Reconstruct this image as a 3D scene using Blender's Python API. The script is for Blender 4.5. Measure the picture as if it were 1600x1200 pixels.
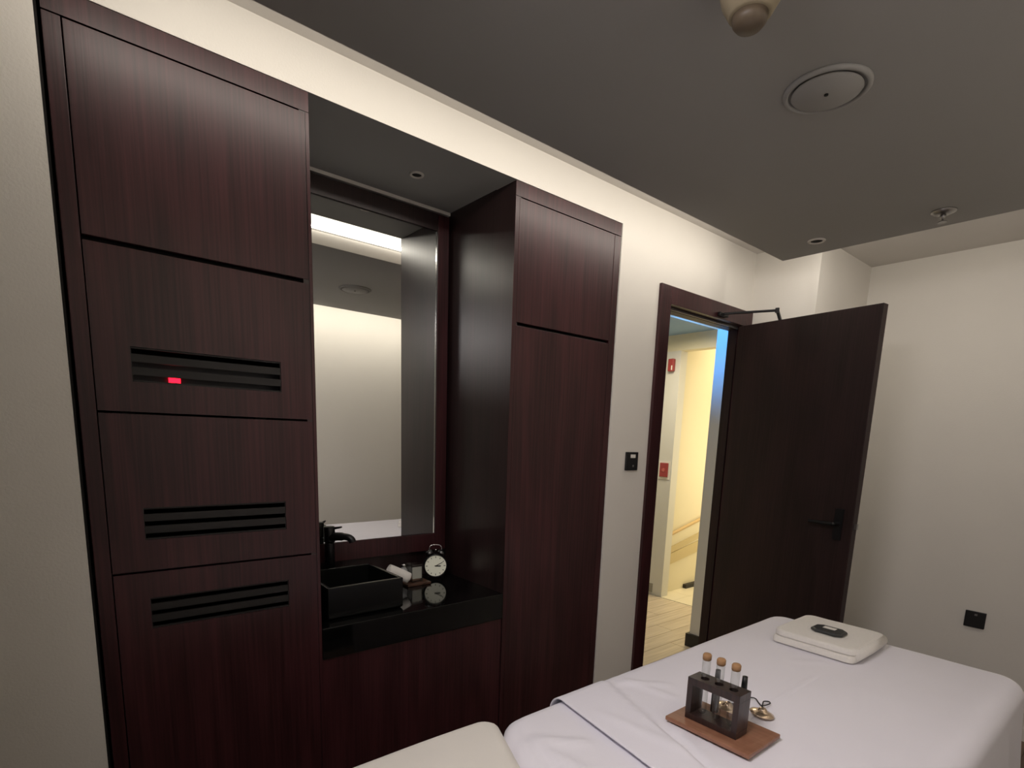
import bpy, bmesh, math, random
from mathutils import Vector, Matrix, noise
random.seed(7)
PI = math.pi
S = bpy.context.scene
C = S.collection
for o in list(bpy.data.objects): bpy.data.objects.remove(o)

# ------------------------------------------------------------------ camera
cam_d = bpy.data.cameras.new('camera'); cam = bpy.data.objects.new('camera', cam_d); C.objects.link(cam)
cam_d.sensor_fit = 'HORIZONTAL'; cam_d.sensor_width = 36.0
cam_d.lens = 863.589 / 1600 * 36
cam_d.shift_x = 0.0; cam_d.shift_y = (830.34 - 600) / 1600
cam_d.clip_start = 0.02
r_ = Vector((0.77031449, -0.63675704, 0.03400087)); d_ = Vector((-0.08285959, -0.15282297, -0.9847738)); f_ = Vector((0.63225776, 0.75576823, -0.17048317))
m = Matrix((( r_.x, -d_.x, -f_.x, 0), (r_.y, -d_.y, -f_.y, -1.68), (r_.z, -d_.z, -f_.z, 1.48), (0, 0, 0, 1)))
cam.matrix_world = m
S.camera = cam

# ------------------------------------------------------------------ world, exposure, large lights
w = bpy.data.worlds.new('world'); S.world = w; w.use_nodes = True
w.node_tree.nodes['Background'].inputs[0].default_value = (0.5, 0.5, 0.5, 1)
w.node_tree.nodes['Background'].inputs[1].default_value = 0.02
S.view_settings.view_transform = 'Standard'; S.view_settings.look = 'None'
S.view_settings.gamma = 1; S.view_settings.use_curve_mapping = False
S.view_settings.exposure = 0.0

COVE = 1.6            # emission of the LED strips hidden in the ceiling coves
COVE_COL = (1.0, 0.925, 0.83)

def area(name, loc, target, size, power, col, spread=PI):
    d = bpy.data.lights.new(name, 'AREA'); d.shape = 'RECTANGLE'; d.size, d.size_y = size
    d.energy = power; d.color = col; d.spread = spread
    o = bpy.data.objects.new(name, d); C.objects.link(o); o.location = loc
    o.rotation_euler = (Vector(target) - Vector(loc)).to_track_quat('-Z', 'Y').to_euler()
    return o
area('stair_hall_light', (5.3, 0.95, 2.70), (5.3, 0.96, 0), (0.9, 0.7), 13, (1.0, 0.84, 0.55), math.radians(130))
area('stair_hall_fill', (5.3, 0.50, 1.0), (5.1, 1.4, 0.8), (1.2, 1.3), 13, (1.0, 0.85, 0.56))  # unseen fill added behind the pier to lift the lower hall wall
area('corridor_light', (3.75, 1.05, 2.395), (3.8, 1.05, 0), (0.4, 0.4), 14, (1.0, 0.86, 0.62), math.radians(172))
area('corridor_blue_light', (2.75, 0.75, 2.0), (3.5, 0.36, 2.26), (0.2, 0.2), 3.4, (0.05, 0.33, 0.95), math.radians(80))
# added soft fill over the camera, outside the frame, with no fixture
area('room_fill_light', (0.05, -1.15, 2.33), (1.75, -1.15, 0.9), (0.6, 0.5), 15, (1.0, 0.92, 0.92), math.radians(125))
# LED tape on both cove edges, with an added fill at the far end, tilted down the walls
area('cove_and_fill_light', (1.46, -0.284, 2.437), (1.46, -0.284 + .6, 2.437 - .8), (2.68, 0.016), 4.8, COVE_COL)
area('cove_and_fill_light', (2.824, -0.95, 2.437), (2.824 + .6, -0.95, 2.437 - .8), (1.2, 0.016), 3.5, COVE_COL)  # fill added to brighten the far wall; this edge has no LED
area('cove_and_fill_light', (1.5, -1.606, 2.437), (1.5, -1.606 - .6, 2.437 - .8), (2.6, 0.016), 7.6, COVE_COL)

# ------------------------------------------------------------------ materials
def mat(name, col, rough=0.5, metal=0.0, spec=0.5, noise_amt=0.0, noise_scale=20.0, bump=0.0, bump_scale=200.0, coat=0.0, emit=None, estr=0.0, trans=0.0, sheen=0.0):
    M = bpy.data.materials.new(name); M.use_nodes = True
    nt = M.node_tree; b = nt.nodes['Principled BSDF']
    b.inputs['Base Color'].default_value = (*col, 1)
    b.inputs['Roughness'].default_value = rough; b.inputs['Metallic'].default_value = metal
    b.inputs['Specular IOR Level'].default_value = spec
    b.inputs['Coat Weight'].default_value = coat; b.inputs['Transmission Weight'].default_value = trans
    if sheen: b.inputs['Sheen Weight'].default_value = sheen
    if emit: b.inputs['Emission Color'].default_value = (*emit, 1); b.inputs['Emission Strength'].default_value = estr
    tc = nt.nodes.new('ShaderNodeTexCoord')
    if noise_amt:
        n = nt.nodes.new('ShaderNodeTexNoise'); n.inputs['Scale'].default_value = noise_scale; n.inputs['Detail'].default_value = 4
        nt.links.new(tc.outputs['Object'], n.inputs['Vector'])
        mr = nt.nodes.new('ShaderNodeMapRange'); mr.inputs['To Min'].default_value = 1 - noise_amt; mr.inputs['To Max'].default_value = 1 + noise_amt
        nt.links.new(n.outputs['Fac'], mr.inputs['Value'])
        mx = nt.nodes.new('ShaderNodeVectorMath'); mx.operation = 'SCALE'; mx.inputs[0].default_value = col
        nt.links.new(mr.outputs[0], mx.inputs['Scale']); nt.links.new(mx.outputs[0], b.inputs['Base Color'])
    if bump:
        n = nt.nodes.new('ShaderNodeTexNoise'); n.inputs['Scale'].default_value = bump_scale; n.inputs['Detail'].default_value = 3
        nt.links.new(tc.outputs['Object'], n.inputs['Vector'])
        bp = nt.nodes.new('ShaderNodeBump'); bp.inputs['Strength'].default_value = bump; bp.inputs['Distance'].default_value = 0.002
        nt.links.new(n.outputs['Fac'], bp.inputs['Height']); nt.links.new(bp.outputs[0], b.inputs['Normal'])
    return M

def wood(name, dark, light, scale=(4.5, 4.5, 0.7), rough=0.38, fine=(160, 160, 3), coat=0.25, spec=0.5, bump=0.25):
    """stained veneer: long grain along z with cathedral figure and open pores"""
    M = bpy.data.materials.new(name); M.use_nodes = True
    nt = M.node_tree; b = nt.nodes['Principled BSDF']; L = nt.links
    tc = nt.nodes.new('ShaderNodeTexCoord')
    def mp(sc):
        k = nt.nodes.new('ShaderNodeMapping'); k.inputs['Scale'].default_value = sc; L.new(tc.outputs['Object'], k.inputs['Vector']); return k
    m1 = mp(scale); n1 = nt.nodes.new('ShaderNodeTexNoise'); n1.inputs['Scale'].default_value = 1.0; n1.inputs['Detail'].default_value = 2; n1.inputs['Distortion'].default_value = 0.4
    L.new(m1.outputs[0], n1.inputs['Vector'])
    mu = nt.nodes.new('ShaderNodeMath'); mu.operation = 'MULTIPLY'; mu.inputs[1].default_value = 30
    L.new(n1.outputs['Fac'], mu.inputs[0])
    sn = nt.nodes.new('ShaderNodeMath'); sn.operation = 'SINE'; L.new(mu.outputs[0], sn.inputs[0])
    m2 = mp(fine); n2 = nt.nodes.new('ShaderNodeTexNoise'); n2.inputs['Scale'].default_value = 1.0; n2.inputs['Detail'].default_value = 3
    L.new(m2.outputs[0], n2.inputs['Vector'])
    a = nt.nodes.new('ShaderNodeMath'); a.operation = 'MULTIPLY_ADD'; a.inputs[1].default_value = 0.10; a.inputs[2].default_value = 0.0
    L.new(sn.outputs[0], a.inputs[0])
    ad = nt.nodes.new('ShaderNodeMath'); ad.operation = 'ADD'; L.new(a.outputs[0], ad.inputs[0]); L.new(n2.outputs['Fac'], ad.inputs[1])
    cr = nt.nodes.new('ShaderNodeValToRGB'); cr.color_ramp.elements[0].position = 0.25; cr.color_ramp.elements[1].position = 0.8
    cr.color_ramp.elements[0].color = (*dark, 1); cr.color_ramp.elements[1].color = (*light, 1)
    L.new(ad.outputs[0], cr.inputs[0]); L.new(cr.outputs[0], b.inputs['Base Color'])
    b.inputs['Roughness'].default_value = rough; b.inputs['Coat Weight'].default_value = coat; b.inputs['Coat Roughness'].default_value = 0.3
    b.inputs['Specular IOR Level'].default_value = spec
    bp = nt.nodes.new('ShaderNodeBump'); bp.inputs['Strength'].default_value = bump; bp.inputs['Distance'].default_value = 0.0008
    L.new(ad.outputs[0], bp.inputs['Height']); L.new(bp.outputs[0], b.inputs['Normal'])
    return M

M_WALL = mat('wall_paint', (0.76, 0.73, 0.675), 0.85, spec=0.2, noise_amt=0.02, noise_scale=6, bump=0.25, bump_scale=160)
M_CEIL = mat('ceiling_paint', (0.36, 0.355, 0.34), 0.8, spec=0.2, noise_amt=0.02, noise_scale=3, bump=0.1, bump_scale=120)
M_UPPER = mat('cove_paint', (0.68, 0.65, 0.61), 0.85, spec=0.2, noise_amt=0.02, noise_scale=5)
M_NICHE = mat('niche_ceiling_paint', (0.36, 0.36, 0.35), 0.7, spec=0.3, noise_amt=0.03, noise_scale=4)
M_WOOD = wood('mahogany_veneer', (0.022, 0.0052, 0.0062), (0.062, 0.0155, 0.0190), coat=0.12, spec=0.42)
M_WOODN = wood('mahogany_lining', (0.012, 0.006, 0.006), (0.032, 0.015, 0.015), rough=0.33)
M_DOOR = wood('door_veneer', (0.012, 0.0055, 0.0055), (0.030, 0.013, 0.013), rough=0.5, coat=0.05, spec=0.3)
M_GAP = mat('shadow_gap_black', (0.006, 0.004, 0.004), 0.8, noise_amt=0.1)
M_GRILLE = mat('grille_dark_grey', (0.011, 0.0092, 0.0085), 0.6, noise_amt=0.15, noise_scale=40)
M_STONE = mat('black_granite', (0.003, 0.003, 0.003), 0.06, spec=0.5, noise_amt=0.5, noise_scale=300)
M_BASIN = mat('black_basin_stone', (0.0035, 0.0038, 0.0035), 0.25, spec=0.4, noise_amt=0.4, noise_scale=90)
M_BLACK = mat('black_metal', (0.008, 0.008, 0.009), 0.35, metal=0.3, noise_amt=0.1)
M_PLAS = mat('black_plastic', (0.009, 0.009, 0.01), 0.4, noise_amt=0.1)
M_BELL = mat('dark_bell_metal', (0.10, 0.10, 0.10), 0.3, metal=1.0, noise_amt=0.05)
M_CHROME = mat('chrome', (0.75, 0.75, 0.75), 0.12, metal=1.0, noise_amt=0.03)
M_STEEL = mat('satin_steel', (0.35, 0.34, 0.33), 0.35, metal=1.0, noise_amt=0.03)
M_MIRROR = mat('mirror_silver', (0.86, 0.87, 0.84), 0.0, metal=1.0)
M_SHEET = mat('white_sheet', (0.88, 0.865, 0.92), 0.9, spec=0.15, noise_amt=0.015, noise_scale=8, bump=0.15, bump_scale=500, sheen=0.15)
M_BLANK = mat('white_blanket', (0.88, 0.865, 0.93), 0.9, spec=0.15, noise_amt=0.015, noise_scale=8, bump=0.2, bump_scale=400, sheen=0.15)
M_CREAM = mat('cream_cover', (0.83, 0.80, 0.73), 0.9, spec=0.15, noise_amt=0.02, noise_scale=9, bump=0.2, bump_scale=400, sheen=0.15)
M_TOWEL = mat('terry_towel', (0.84, 0.81, 0.75), 0.95, spec=0.1, noise_amt=0.06, noise_scale=120, bump=0.9, bump_scale=420, sheen=0.3)
M_BOARD = wood('light_brown_board', (0.24, 0.105, 0.058), (0.34, 0.165, 0.098), scale=(5, 14, 9), fine=(90, 8, 90), rough=0.45, coat=0.1)
M_RACK = wood('dark_walnut', (0.013, 0.0065, 0.0055), (0.042, 0.019, 0.016), rough=0.4, scale=(30, 30, 6))
M_CORK = mat('tan_cork', (0.36, 0.20, 0.09), 0.7, noise_amt=0.2, noise_scale=400)
M_GLASS = mat('clear_glass', (0.97, 0.98, 0.97), 0.0, trans=1.0)
nt = M_GLASS.node_tree; nt.nodes.remove(nt.nodes['Principled BSDF'])
tr_ = nt.nodes.new('ShaderNodeBsdfTransparent'); tr_.inputs[0].default_value = (.90, .91, .90, 1); gl_ = nt.nodes.new('ShaderNodeBsdfGlossy'); gl_.inputs['Roughness'].default_value = .02
fr_ = nt.nodes.new('ShaderNodeLayerWeight'); fr_.inputs[0].default_value = .5; mx_ = nt.nodes.new('ShaderNodeMixShader')
pw_ = nt.nodes.new('ShaderNodeMath'); pw_.operation = 'POWER'; pw_.inputs[1].default_value = 4.0
ml_ = nt.nodes.new('ShaderNodeMath'); ml_.operation = 'MULTIPLY_ADD'; ml_.inputs[1].default_value = 0.75; ml_.inputs[2].default_value = 0.09
nt.links.new(fr_.outputs['Facing'], pw_.inputs[0]); nt.links.new(pw_.outputs[0], ml_.inputs[0])
nt.links.new(ml_.outputs[0], mx_.inputs[0]); nt.links.new(tr_.outputs[0], mx_.inputs[1]); nt.links.new(gl_.outputs[0], mx_.inputs[2]); nt.links.new(mx_.outputs[0], nt.nodes['Material Output'].inputs[0])
M_BRASS = mat('brushed_bronze', (0.72, 0.57, 0.43), 0.25, metal=1.0, noise_amt=0.15, noise_scale=60)
M_CORD = mat('black_leather_cord', (0.01, 0.009, 0.009), 0.6)
M_FACE = mat('clock_face_cream', (0.80, 0.79, 0.66), 0.6, noise_amt=0.04, noise_scale=150, emit=(0.8, 0.8, 0.62), estr=0.12)  # faint glow added to brighten the dial, which is not luminous
M_WHITE = mat('white_card', (0.82, 0.80, 0.74), 0.7, noise_amt=0.02)
M_FROST = mat('frosted_glass', (0.75, 0.76, 0.74), 0.35, trans=0.5)
M_RED = mat('alarm_red', (0.33, 0.045, 0.045), 0.4, noise_amt=0.05)
M_LED = mat('red_led', (0.4, 0.0, 0.0), 0.4, emit=(1.0, 0.006, 0.02), estr=5.0)
M_COVE = mat('led_strip', (0.9, 0.9, 0.85), 0.5, emit=COVE_COL, estr=COVE)
M_PLANK = wood('beige_plank', (0.48, 0.40, 0.30), (0.64, 0.55, 0.43), scale=(0.8, 9, 9), fine=(4, 70, 60), rough=0.4, coat=0.1)
M_FLOOR = wood('brown_plank', (0.10, 0.06, 0.04), (0.17, 0.11, 0.075), scale=(0.8, 9, 9), fine=(4, 70, 60), rough=0.45, coat=0.1)
M_TILE = mat('pale_tile', (0.72, 0.66, 0.50), 0.3, noise_amt=0.03, noise_scale=5)
M_YWALL = mat('hall_paint', (0.74, 0.68, 0.50), 0.8, noise_amt=0.02, noise_scale=5)
M_CORR = mat('corridor_paint', (0.66, 0.65, 0.60), 0.8, noise_amt=0.02, noise_scale=5)
M_SKIRT = mat('black_skirting', (0.012, 0.011, 0.012), 0.5, noise_amt=0.1)
M_TANW = mat('pale_wood_rail', (0.52, 0.36, 0.16), 0.5, noise_amt=0.1, noise_scale=20)
M_PEND = mat('tan_shade', (0.30, 0.25, 0.165), 0.6, noise_amt=0.15, noise_scale=30)
M_PENDC = mat('brown_cap', (0.12, 0.09, 0.06), 0.5, noise_amt=0.1, noise_scale=30)
M_SOCK = mat('outlet_grey', (0.30, 0.29, 0.25), 0.5, noise_amt=0.05)

# ------------------------------------------------------------------ helpers
def bx(bm, x0, x1, y0, y1, z0, z1):
    v = [bm.verts.new((x, y, z)) for x in (x0, x1) for y in (y0, y1) for z in (z0, z1)]
    for f in ((0, 1, 3, 2), (4, 6, 7, 5), (0, 4, 5, 1), (2, 3, 7, 6), (0, 2, 6, 4), (1, 5, 7, 3)):
        bm.faces.new([v[i] for i in f])
    return v
def boxes(*L):
    bm = bmesh.new()
    for b in L: bx(bm, *b)
    return bm
def lathe(prof, n=32, mtx=None):
    bm = bmesh.new(); rings = []
    for r, z in prof:
        if r < 1e-6: rings.append([bm.verts.new((0, 0, z))])
        else: rings.append([bm.verts.new((r * math.cos(2 * PI * i / n), r * math.sin(2 * PI * i / n), z)) for i in range(n)])
    for a, b in zip(rings, rings[1:]):
        for i in range(n):
            j = (i + 1) % n
            if len(a) == 1 and len(b) == 1: continue
            if len(a) == 1: bm.faces.new((a[0], b[j], b[i]))
            elif len(b) == 1: bm.faces.new((a[i], a[j], b[0]))
            else: bm.faces.new((a[i], a[j], b[j], b[i]))
    if mtx is not None: bm.transform(mtx)
    bmesh.ops.recalc_face_normals(bm, faces=bm.faces[:])
    return bm
def tube(pts, r, n=10):
    bm = bmesh.new(); P = [Vector(p) for p in pts]; rings = []
    rr = r if isinstance(r, (list, tuple)) else [r] * len(P)
    up = Vector((0.13, 0.21, 0.97))
    for i, p in enumerate(P):
        t = (P[min(i + 1, len(P) - 1)] - P[max(i - 1, 0)]).normalized()
        a = t.cross(up).normalized(); b = t.cross(a).normalized()
        rings.append([bm.verts.new(p + (a * math.cos(2 * PI * k / n) + b * math.sin(2 * PI * k / n)) * rr[i]) for k in range(n)])
    for a, b in zip(rings, rings[1:]):
        for k in range(n): bm.faces.new((a[k], a[(k + 1) % n], b[(k + 1) % n], b[k]))
    bm.faces.new(rings[0]); bm.faces.new(rings[-1])
    bmesh.ops.recalc_face_normals(bm, faces=bm.faces[:])
    return bm
def merge(*bms):
    out = bmesh.new()
    for b in bms:
        me = bpy.data.meshes.new('tmp'); b.to_mesh(me); b.free(); out.from_mesh(me); bpy.data.meshes.remove(me)
    return out
def spl(pts, n=8):
    """Catmull-Rom through the points"""
    P = [Vector(p) for p in pts]; P = [P[0] * 2 - P[1]] + P + [P[-1] * 2 - P[-2]]; out = []
    for i in range(1, len(P) - 2):
        for k in range(n):
            t = k / n; a, b, c, d = P[i - 1:i + 3]
            out.append(0.5 * ((2 * b) + (c - a) * t + (2 * a - 5 * b + 4 * c - d) * t * t + (3 * b - a - 3 * c + d) * t ** 3))
    out.append(P[-2]); return out
def wpos(o):
    v = Vector((0, 0, 0))
    while o is not None: v += o.location; o = o.parent
    return v
def obj(name, bm, m, parent=None, smooth=False, bevel=0.0, seg=2, label=None, kind=None, base=None):
    """links bm (world coordinates) as one mesh object; base = origin for a top-level one"""
    org = Vector(base) if base else (wpos(parent) if parent else Vector((0, 0, 0)))
    bmesh.ops.translate(bm, verts=bm.verts[:], vec=-org)
    bmesh.ops.recalc_face_normals(bm, faces=bm.faces[:]) if not smooth else None
    me = bpy.data.meshes.new(name); bm.to_mesh(me); bm.free()
    me.materials.append(m)
    o = bpy.data.objects.new(name, me); C.objects.link(o)
    if parent: o.parent = parent
    else: o.location = org
    if smooth:
        for p in me.polygons: p.use_smooth = True
    if bevel:
        md = o.modifiers.new('bevel', 'BEVEL'); md.width = bevel; md.segments = seg; md.limit_method = 'ANGLE'; md.angle_limit = math.radians(40)
    if label: o['label'] = label
    if kind: o['kind'] = kind
    return o
def tag(o, label, cat, group=None):
    o['label'] = label; o['category'] = cat
    if group: o['group'] = group
    return o
def thing(name, label, cat, loc, group=None):
    o = bpy.data.objects.new(name, None); C.objects.link(o); o.location = loc; o.empty_display_size = 0.05
    return tag(o, label, cat, group)
def struct(name, bm, m, parent=None, **k):
    return obj(name, bm, m, parent, kind='structure' if parent is None else None, **k)
def smooth_angle(o, deg=35):
    for p in o.data.polygons: p.use_smooth = True
    bm = bmesh.new(); bm.from_mesh(o.data)
    for e in bm.edges:
        if len(e.link_faces) == 2 and e.calc_face_angle(0) > math.radians(deg): e.smooth = False
    bm.to_mesh(o.data); bm.free(); return o

# ------------------------------------------------------------------ room shell
XL, XR, YB = -1.6, 3.77, -1.93      # left end, far wall, wall behind the camera
NX0, NX1 = 0.626, 1.373            # niche
ZU = 2.515                          # upper ceiling (in the coves)
NT = 2.387                          # top of the cabinets and of the niche
CX0, CX1 = 0.05, 1.964              # cabinet opening
FX0, FX1, FZ = 2.248, 3.10, 2.202   # door frame, outer
struct('floor', boxes((XL, XR, YB, 0.1, -0.05, 0)), M_GAP)
fl = bpy.data.objects['floor']
# floor boards of the room
y = YB; k = 0
while y < 0.0:
    x = XL - (k % 3) * 0.35
    while x < XR:
        a, b = max(x, XL), min(x + 1.2, XR)
        if b - a > 0.05: obj('plank', boxes((a + .001, b - .001, y + .001, min(y + 0.18, 0.0) - .001, -0.001, 0.006)), M_FLOOR, fl)
        x += 1.2
    y += 0.18; k += 1
struct('wall_back', boxes((XL, CX0, 0, 0.12, 0, ZU), (CX0, NX0, 0, 0.12, NT, ZU), (NX0, NX1, 0, 0.0013, NT, NT + .021), (NX0, NX1, 0, 0.12, NT + .021, ZU), (NX1, CX1, 0, 0.12, NT, ZU), (CX1, FX0 + .02, 0, 0.085, 0, ZU), (FX0 + .02, 3.1, 0, 0.085, FZ - .02, ZU)), M_WALL)
struct('wall_pier', boxes((3.1, XR + .1, -0.348, 0.085, 0, ZU)), M_WALL)
struct('wall_right', boxes((XR, XR + 0.1, YB - .1, -0.348, 0, ZU)), M_WALL)
struct('wall_left', boxes((XL - 0.1, XL, YB - .1, 0.12, 0, ZU)), M_WALL)
struct('wall_front', boxes((XL, XR, YB - 0.1, YB, 0, ZU)), M_WALL)
struct('ceiling_cove', boxes((XL - .1, XR + .1, YB - .1, 0.12, ZU, ZU + 0.06)), M_UPPER)
# dropped grey ceiling panel with its upstand lip, floating between the two coves
DX0, DX1, DY0, DY1, DZ = -1.25, 2.816, -1.60, -0.29, 2.36
o = struct('ceiling', boxes((DX0, DX1, DY0, DY1, DZ, DZ + .06)), M_CEIL)
struct('trim_1', boxes((DX0, DX1, DY0 - .002, DY0 - .0002, DZ + .0003, DZ + .0600), (DX0, DX1, DY1 + .0002, DY1 + .002, DZ + .0003, DZ + .0600), (DX1 + .0002, DX1 + .002, DY0, DY1, DZ + .0003, DZ + .0600)), M_UPPER, label=None)
struct('trim_2', boxes((DX0 + .02, DX1 - .1, DY0 + .02, DY1 - .02, DZ + .06, ZU)), M_UPPER)   # box carrying the panel
# LED strips on the ledge of the cove, shining towards the walls
for (y0, y1, nm, lb) in ((DY1 - .016, DY1 - .002, 'cove', 'warm LED strip in the ceiling cove above the cabinets'), (DY0 + .002, DY0 + .016, 'far', 'warm LED strip in the ceiling cove opposite the mirror')):
    t = thing('led_strip', lb, 'light', (1.2, (y0 + y1) / 2, DZ + .06))
    obj('channel', boxes((-0.5, 2.66, y0, y1, DZ + .0605, DZ + .068)), M_STEEL, t)
    obj('diffuser', boxes((-0.5, 2.66, y0, y1, DZ + .068, DZ + .135)), M_COVE, t)

# ------------------------------------------------------------------ cabinets (wood face set 4 mm behind the wall face)
WY = 0.004; TH = 0.022
RAIL = 2.335
GAPS = (1.902, 1.507, 1.10)
def panel_holes(x0, x1, y0, y1, z0, z1, holes):
    """flat panel with rectangular holes through it"""
    xs = sorted({x0, x1, *[h[0] for h in holes], *[h[1] for h in holes]}); zs = sorted({z0, z1, *[h[2] for h in holes], *[h[3] for h in holes]})
    bm = bmesh.new(); vs = {}
    def v(i, j, s):
        if (i, j, s) not in vs: vs[(i, j, s)] = bm.verts.new((xs[i], y0 if s == 0 else y1, zs[j]))
        return vs[(i, j, s)]
    def solid(i, j):
        if i < 0 or j < 0 or i >= len(xs) - 1 or j >= len(zs) - 1: return False
        cx, cz = (xs[i] + xs[i + 1]) / 2, (zs[j] + zs[j + 1]) / 2
        return not any(h[0] < cx < h[1] and h[2] < cz < h[3] for h in holes)
    for i in range(len(xs) - 1):
        for j in range(len(zs) - 1):
            if not solid(i, j): continue
            bm.faces.new((v(i, j, 0), v(i + 1, j, 0), v(i + 1, j + 1, 0), v(i, j + 1, 0)))
            bm.faces.new((v(i, j, 1), v(i, j + 1, 1), v(i + 1, j + 1, 1), v(i + 1, j, 1)))
            if not solid(i - 1, j): bm.faces.new((v(i, j, 0), v(i, j + 1, 0), v(i, j + 1, 1), v(i, j, 1)))
            if not solid(i + 1, j): bm.faces.new((v(i + 1, j, 0), v(i + 1, j, 1), v(i + 1, j + 1, 1), v(i + 1, j + 1, 0)))
            if not solid(i, j - 1): bm.faces.new((v(i, j, 0), v(i, j, 1), v(i + 1, j, 1), v(i + 1, j, 0)))
            if not solid(i, j + 1): bm.faces.new((v(i, j + 1, 0), v(i + 1, j + 1, 0), v(i + 1, j + 1, 1), v(i, j + 1, 1)))
    return bm
c1 = thing('tall_cabinet', 'tall dark red-brown wooden cabinet with slotted vents, left of the mirror niche', 'cabinet', (0.34, 0.2, 0))
obj('carcass', boxes((0.05, 0.056, 0.016, 0.45, 0, NT), (0.056, 0.60, 0.44, 0.45, 0, NT), (0.056, 0.60, 0.016, 0.44, 0, 0.01), (0.056, 0.60, 0.03, 0.44, 1.495, 1.500), (0.056, 0.60, 0.03, 0.44, 1.10 - .008, 1.10 - .003), (0.056, 0.60, 0.03, 0.44, 1.897, 1.902), (0.056, 0.60, 0.016, 0.44, NT - .006, NT - .0005)), M_GAP, c1)
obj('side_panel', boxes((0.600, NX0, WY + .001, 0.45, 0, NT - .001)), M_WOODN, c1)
obj('stile', boxes((0.062, 0.0945, WY, WY + TH, 0, RAIL)), M_WOOD, c1, bevel=.0012)
obj('stile', boxes((0.6165, NX0, WY - .001, WY + .0009, 0, RAIL)), M_WOOD, c1)
obj('top_rail', boxes((0.062, NX0, WY - .001, WY + .0008, RAIL + .002, NT - .001)), M_WOOD, c1)
def vent_holes(x0, x1, zc, sp=.0315, h=.0125): return [(x0, x1, zc + k * sp - h / 2, zc + k * sp + h / 2) for k in (-1, 0, 1)]
tiers = [(GAPS[0] + .0, RAIL, None), (GAPS[1], GAPS[0] - .012, 1.622), (GAPS[2], GAPS[1] - .006, 1.223), (0.02, GAPS[2] - .006, 0.983)]
for z0, z1, vz in tiers:
    if vz is None:
        obj('door', boxes((0.097, 0.6145, WY, WY + TH - .003, z0, z1 - .001)), M_WOOD, c1, bevel=.001)
    else:
        d = obj('door', panel_holes(0.097, 0.6145, WY, WY + TH - .003, z0, z1, [(0.172, 0.528, vz - .042, vz + .042)]), M_WOOD, c1)
        obj('vent_grille', panel_holes(0.1725, 0.5275, WY + .002, WY + .010, vz - .0415, vz + .0415, vent_holes(0.174, 0.526, vz)), M_GRILLE, d, label='dark grey grille with three long slots')
# appliance glowing red behind the upper vent
mp = thing('media_receiver', 'receiver with red lit display seen through the upper vent slots of the tall cabinet', 'receiver', (0.33, 0.2, 1.5005))
obj('case', boxes((0.12, 0.54, 0.06, 0.40, 1.508, 1.650)), M_PLAS, mp, bevel=.004)
for fx_, fy_ in ((.15, .10), (.48, .10), (.15, .33), (.48, .33)): obj('foot', boxes((fx_, fx_ + .03, fy_, fy_ + .03, 1.5005, 1.508)), M_PLAS, mp)
obj('display', boxes((0.257, 0.283, 0.050, 0.0605, 1.586, 1.602)), M_LED, mp, label='glowing red display')

c2 = thing('tall_cabinet', 'tall dark red-brown wooden cabinet with plain doors, between mirror niche and doorway', 'cabinet', (1.67, 0.2, 0))
obj('carcass', boxes((1.958, CX1, 0.016, 0.45, 0, NT), (1.40, 1.958, 0.44, 0.45, 0, NT), (1.40, 1.958, 0.03, 0.44, 1.897, 1.902), (1.40, 1.958, 0.016, 0.44, NT - .006, NT - .0005)), M_GAP, c2)
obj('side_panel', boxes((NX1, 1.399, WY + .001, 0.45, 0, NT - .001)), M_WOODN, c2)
obj('stile', boxes((NX1, 1.391, WY - .001, WY + .0009, 0, RAIL)), M_WOOD, c2)
obj('stile', boxes((1.923, CX1 - .003, WY, WY + TH, 0, RAIL)), M_WOOD, c2, bevel=.0012)
obj('top_rail', boxes((NX1, CX1 - .003, WY - .001, WY + .0008, RAIL + .002, NT - .001)), M_WOOD, c2)
obj('door', boxes((1.393, 1.921, WY, WY + TH - .003, 1.903, RAIL - .001)), M_WOOD, c2, bevel=.001)
obj('door', boxes((1.393, 1.921, WY, WY + TH - .003, 0.02, 1.903 - .012)), M_WOOD, c2, bevel=.001)

# niche: back wall of wood, grey ceiling, trim
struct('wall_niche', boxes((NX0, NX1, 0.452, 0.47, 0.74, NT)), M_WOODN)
struct('ceiling_niche', boxes((NX0, NX1, 0.0015, 0.452, NT + .0005, NT + .0205)), M_NICHE)
struct('trim_3', boxes((NX0 + .001, NX1 - .001, 0.432, 0.4515, NT - .012, NT)), M_UPPER)
# mirror
mr = thing('wall_mirror', 'tall rectangular mirror in dark wooden frame inside the niche above the basin', 'mirror', (1.0, 0.44, 0.96))
obj('mirror_glass', boxes((0.692, 1.307, 0.4305, 0.436, 1.037, 2.298)), M_MIRROR, mr)
obj('frame_stile', boxes((1.309, 1.362, 0.424, 0.4515, 0.96, 2.365)), M_WOOD, mr, bevel=.001)
obj('frame_stile', boxes((0.637, 0.690, 0.424, 0.4515, 0.96, 2.365)), M_WOOD, mr, bevel=.001)
obj('frame_rail', boxes((0.691, 1.308, 0.424, 0.4515, 2.300, 2.365)), M_WOODN, mr, bevel=.001)
obj('frame_rail', boxes((0.691, 1.308, 0.424, 0.4515, 0.96, 1.035)), M_WOOD, mr, bevel=.001)
obj('bevel_strip', boxes((1.304, 1.308, 0.4265, 0.4304, 1.037, 2.298), (0.691, 0.695, 0.4265, 0.4304, 1.037, 2.298)), M_CHROME, mr, label='thin silver bevel strip')
obj('backing', boxes((0.695, 1.304, 0.437, 0.4515, 1.037, 2.298)), M_GAP, mr)

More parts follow.
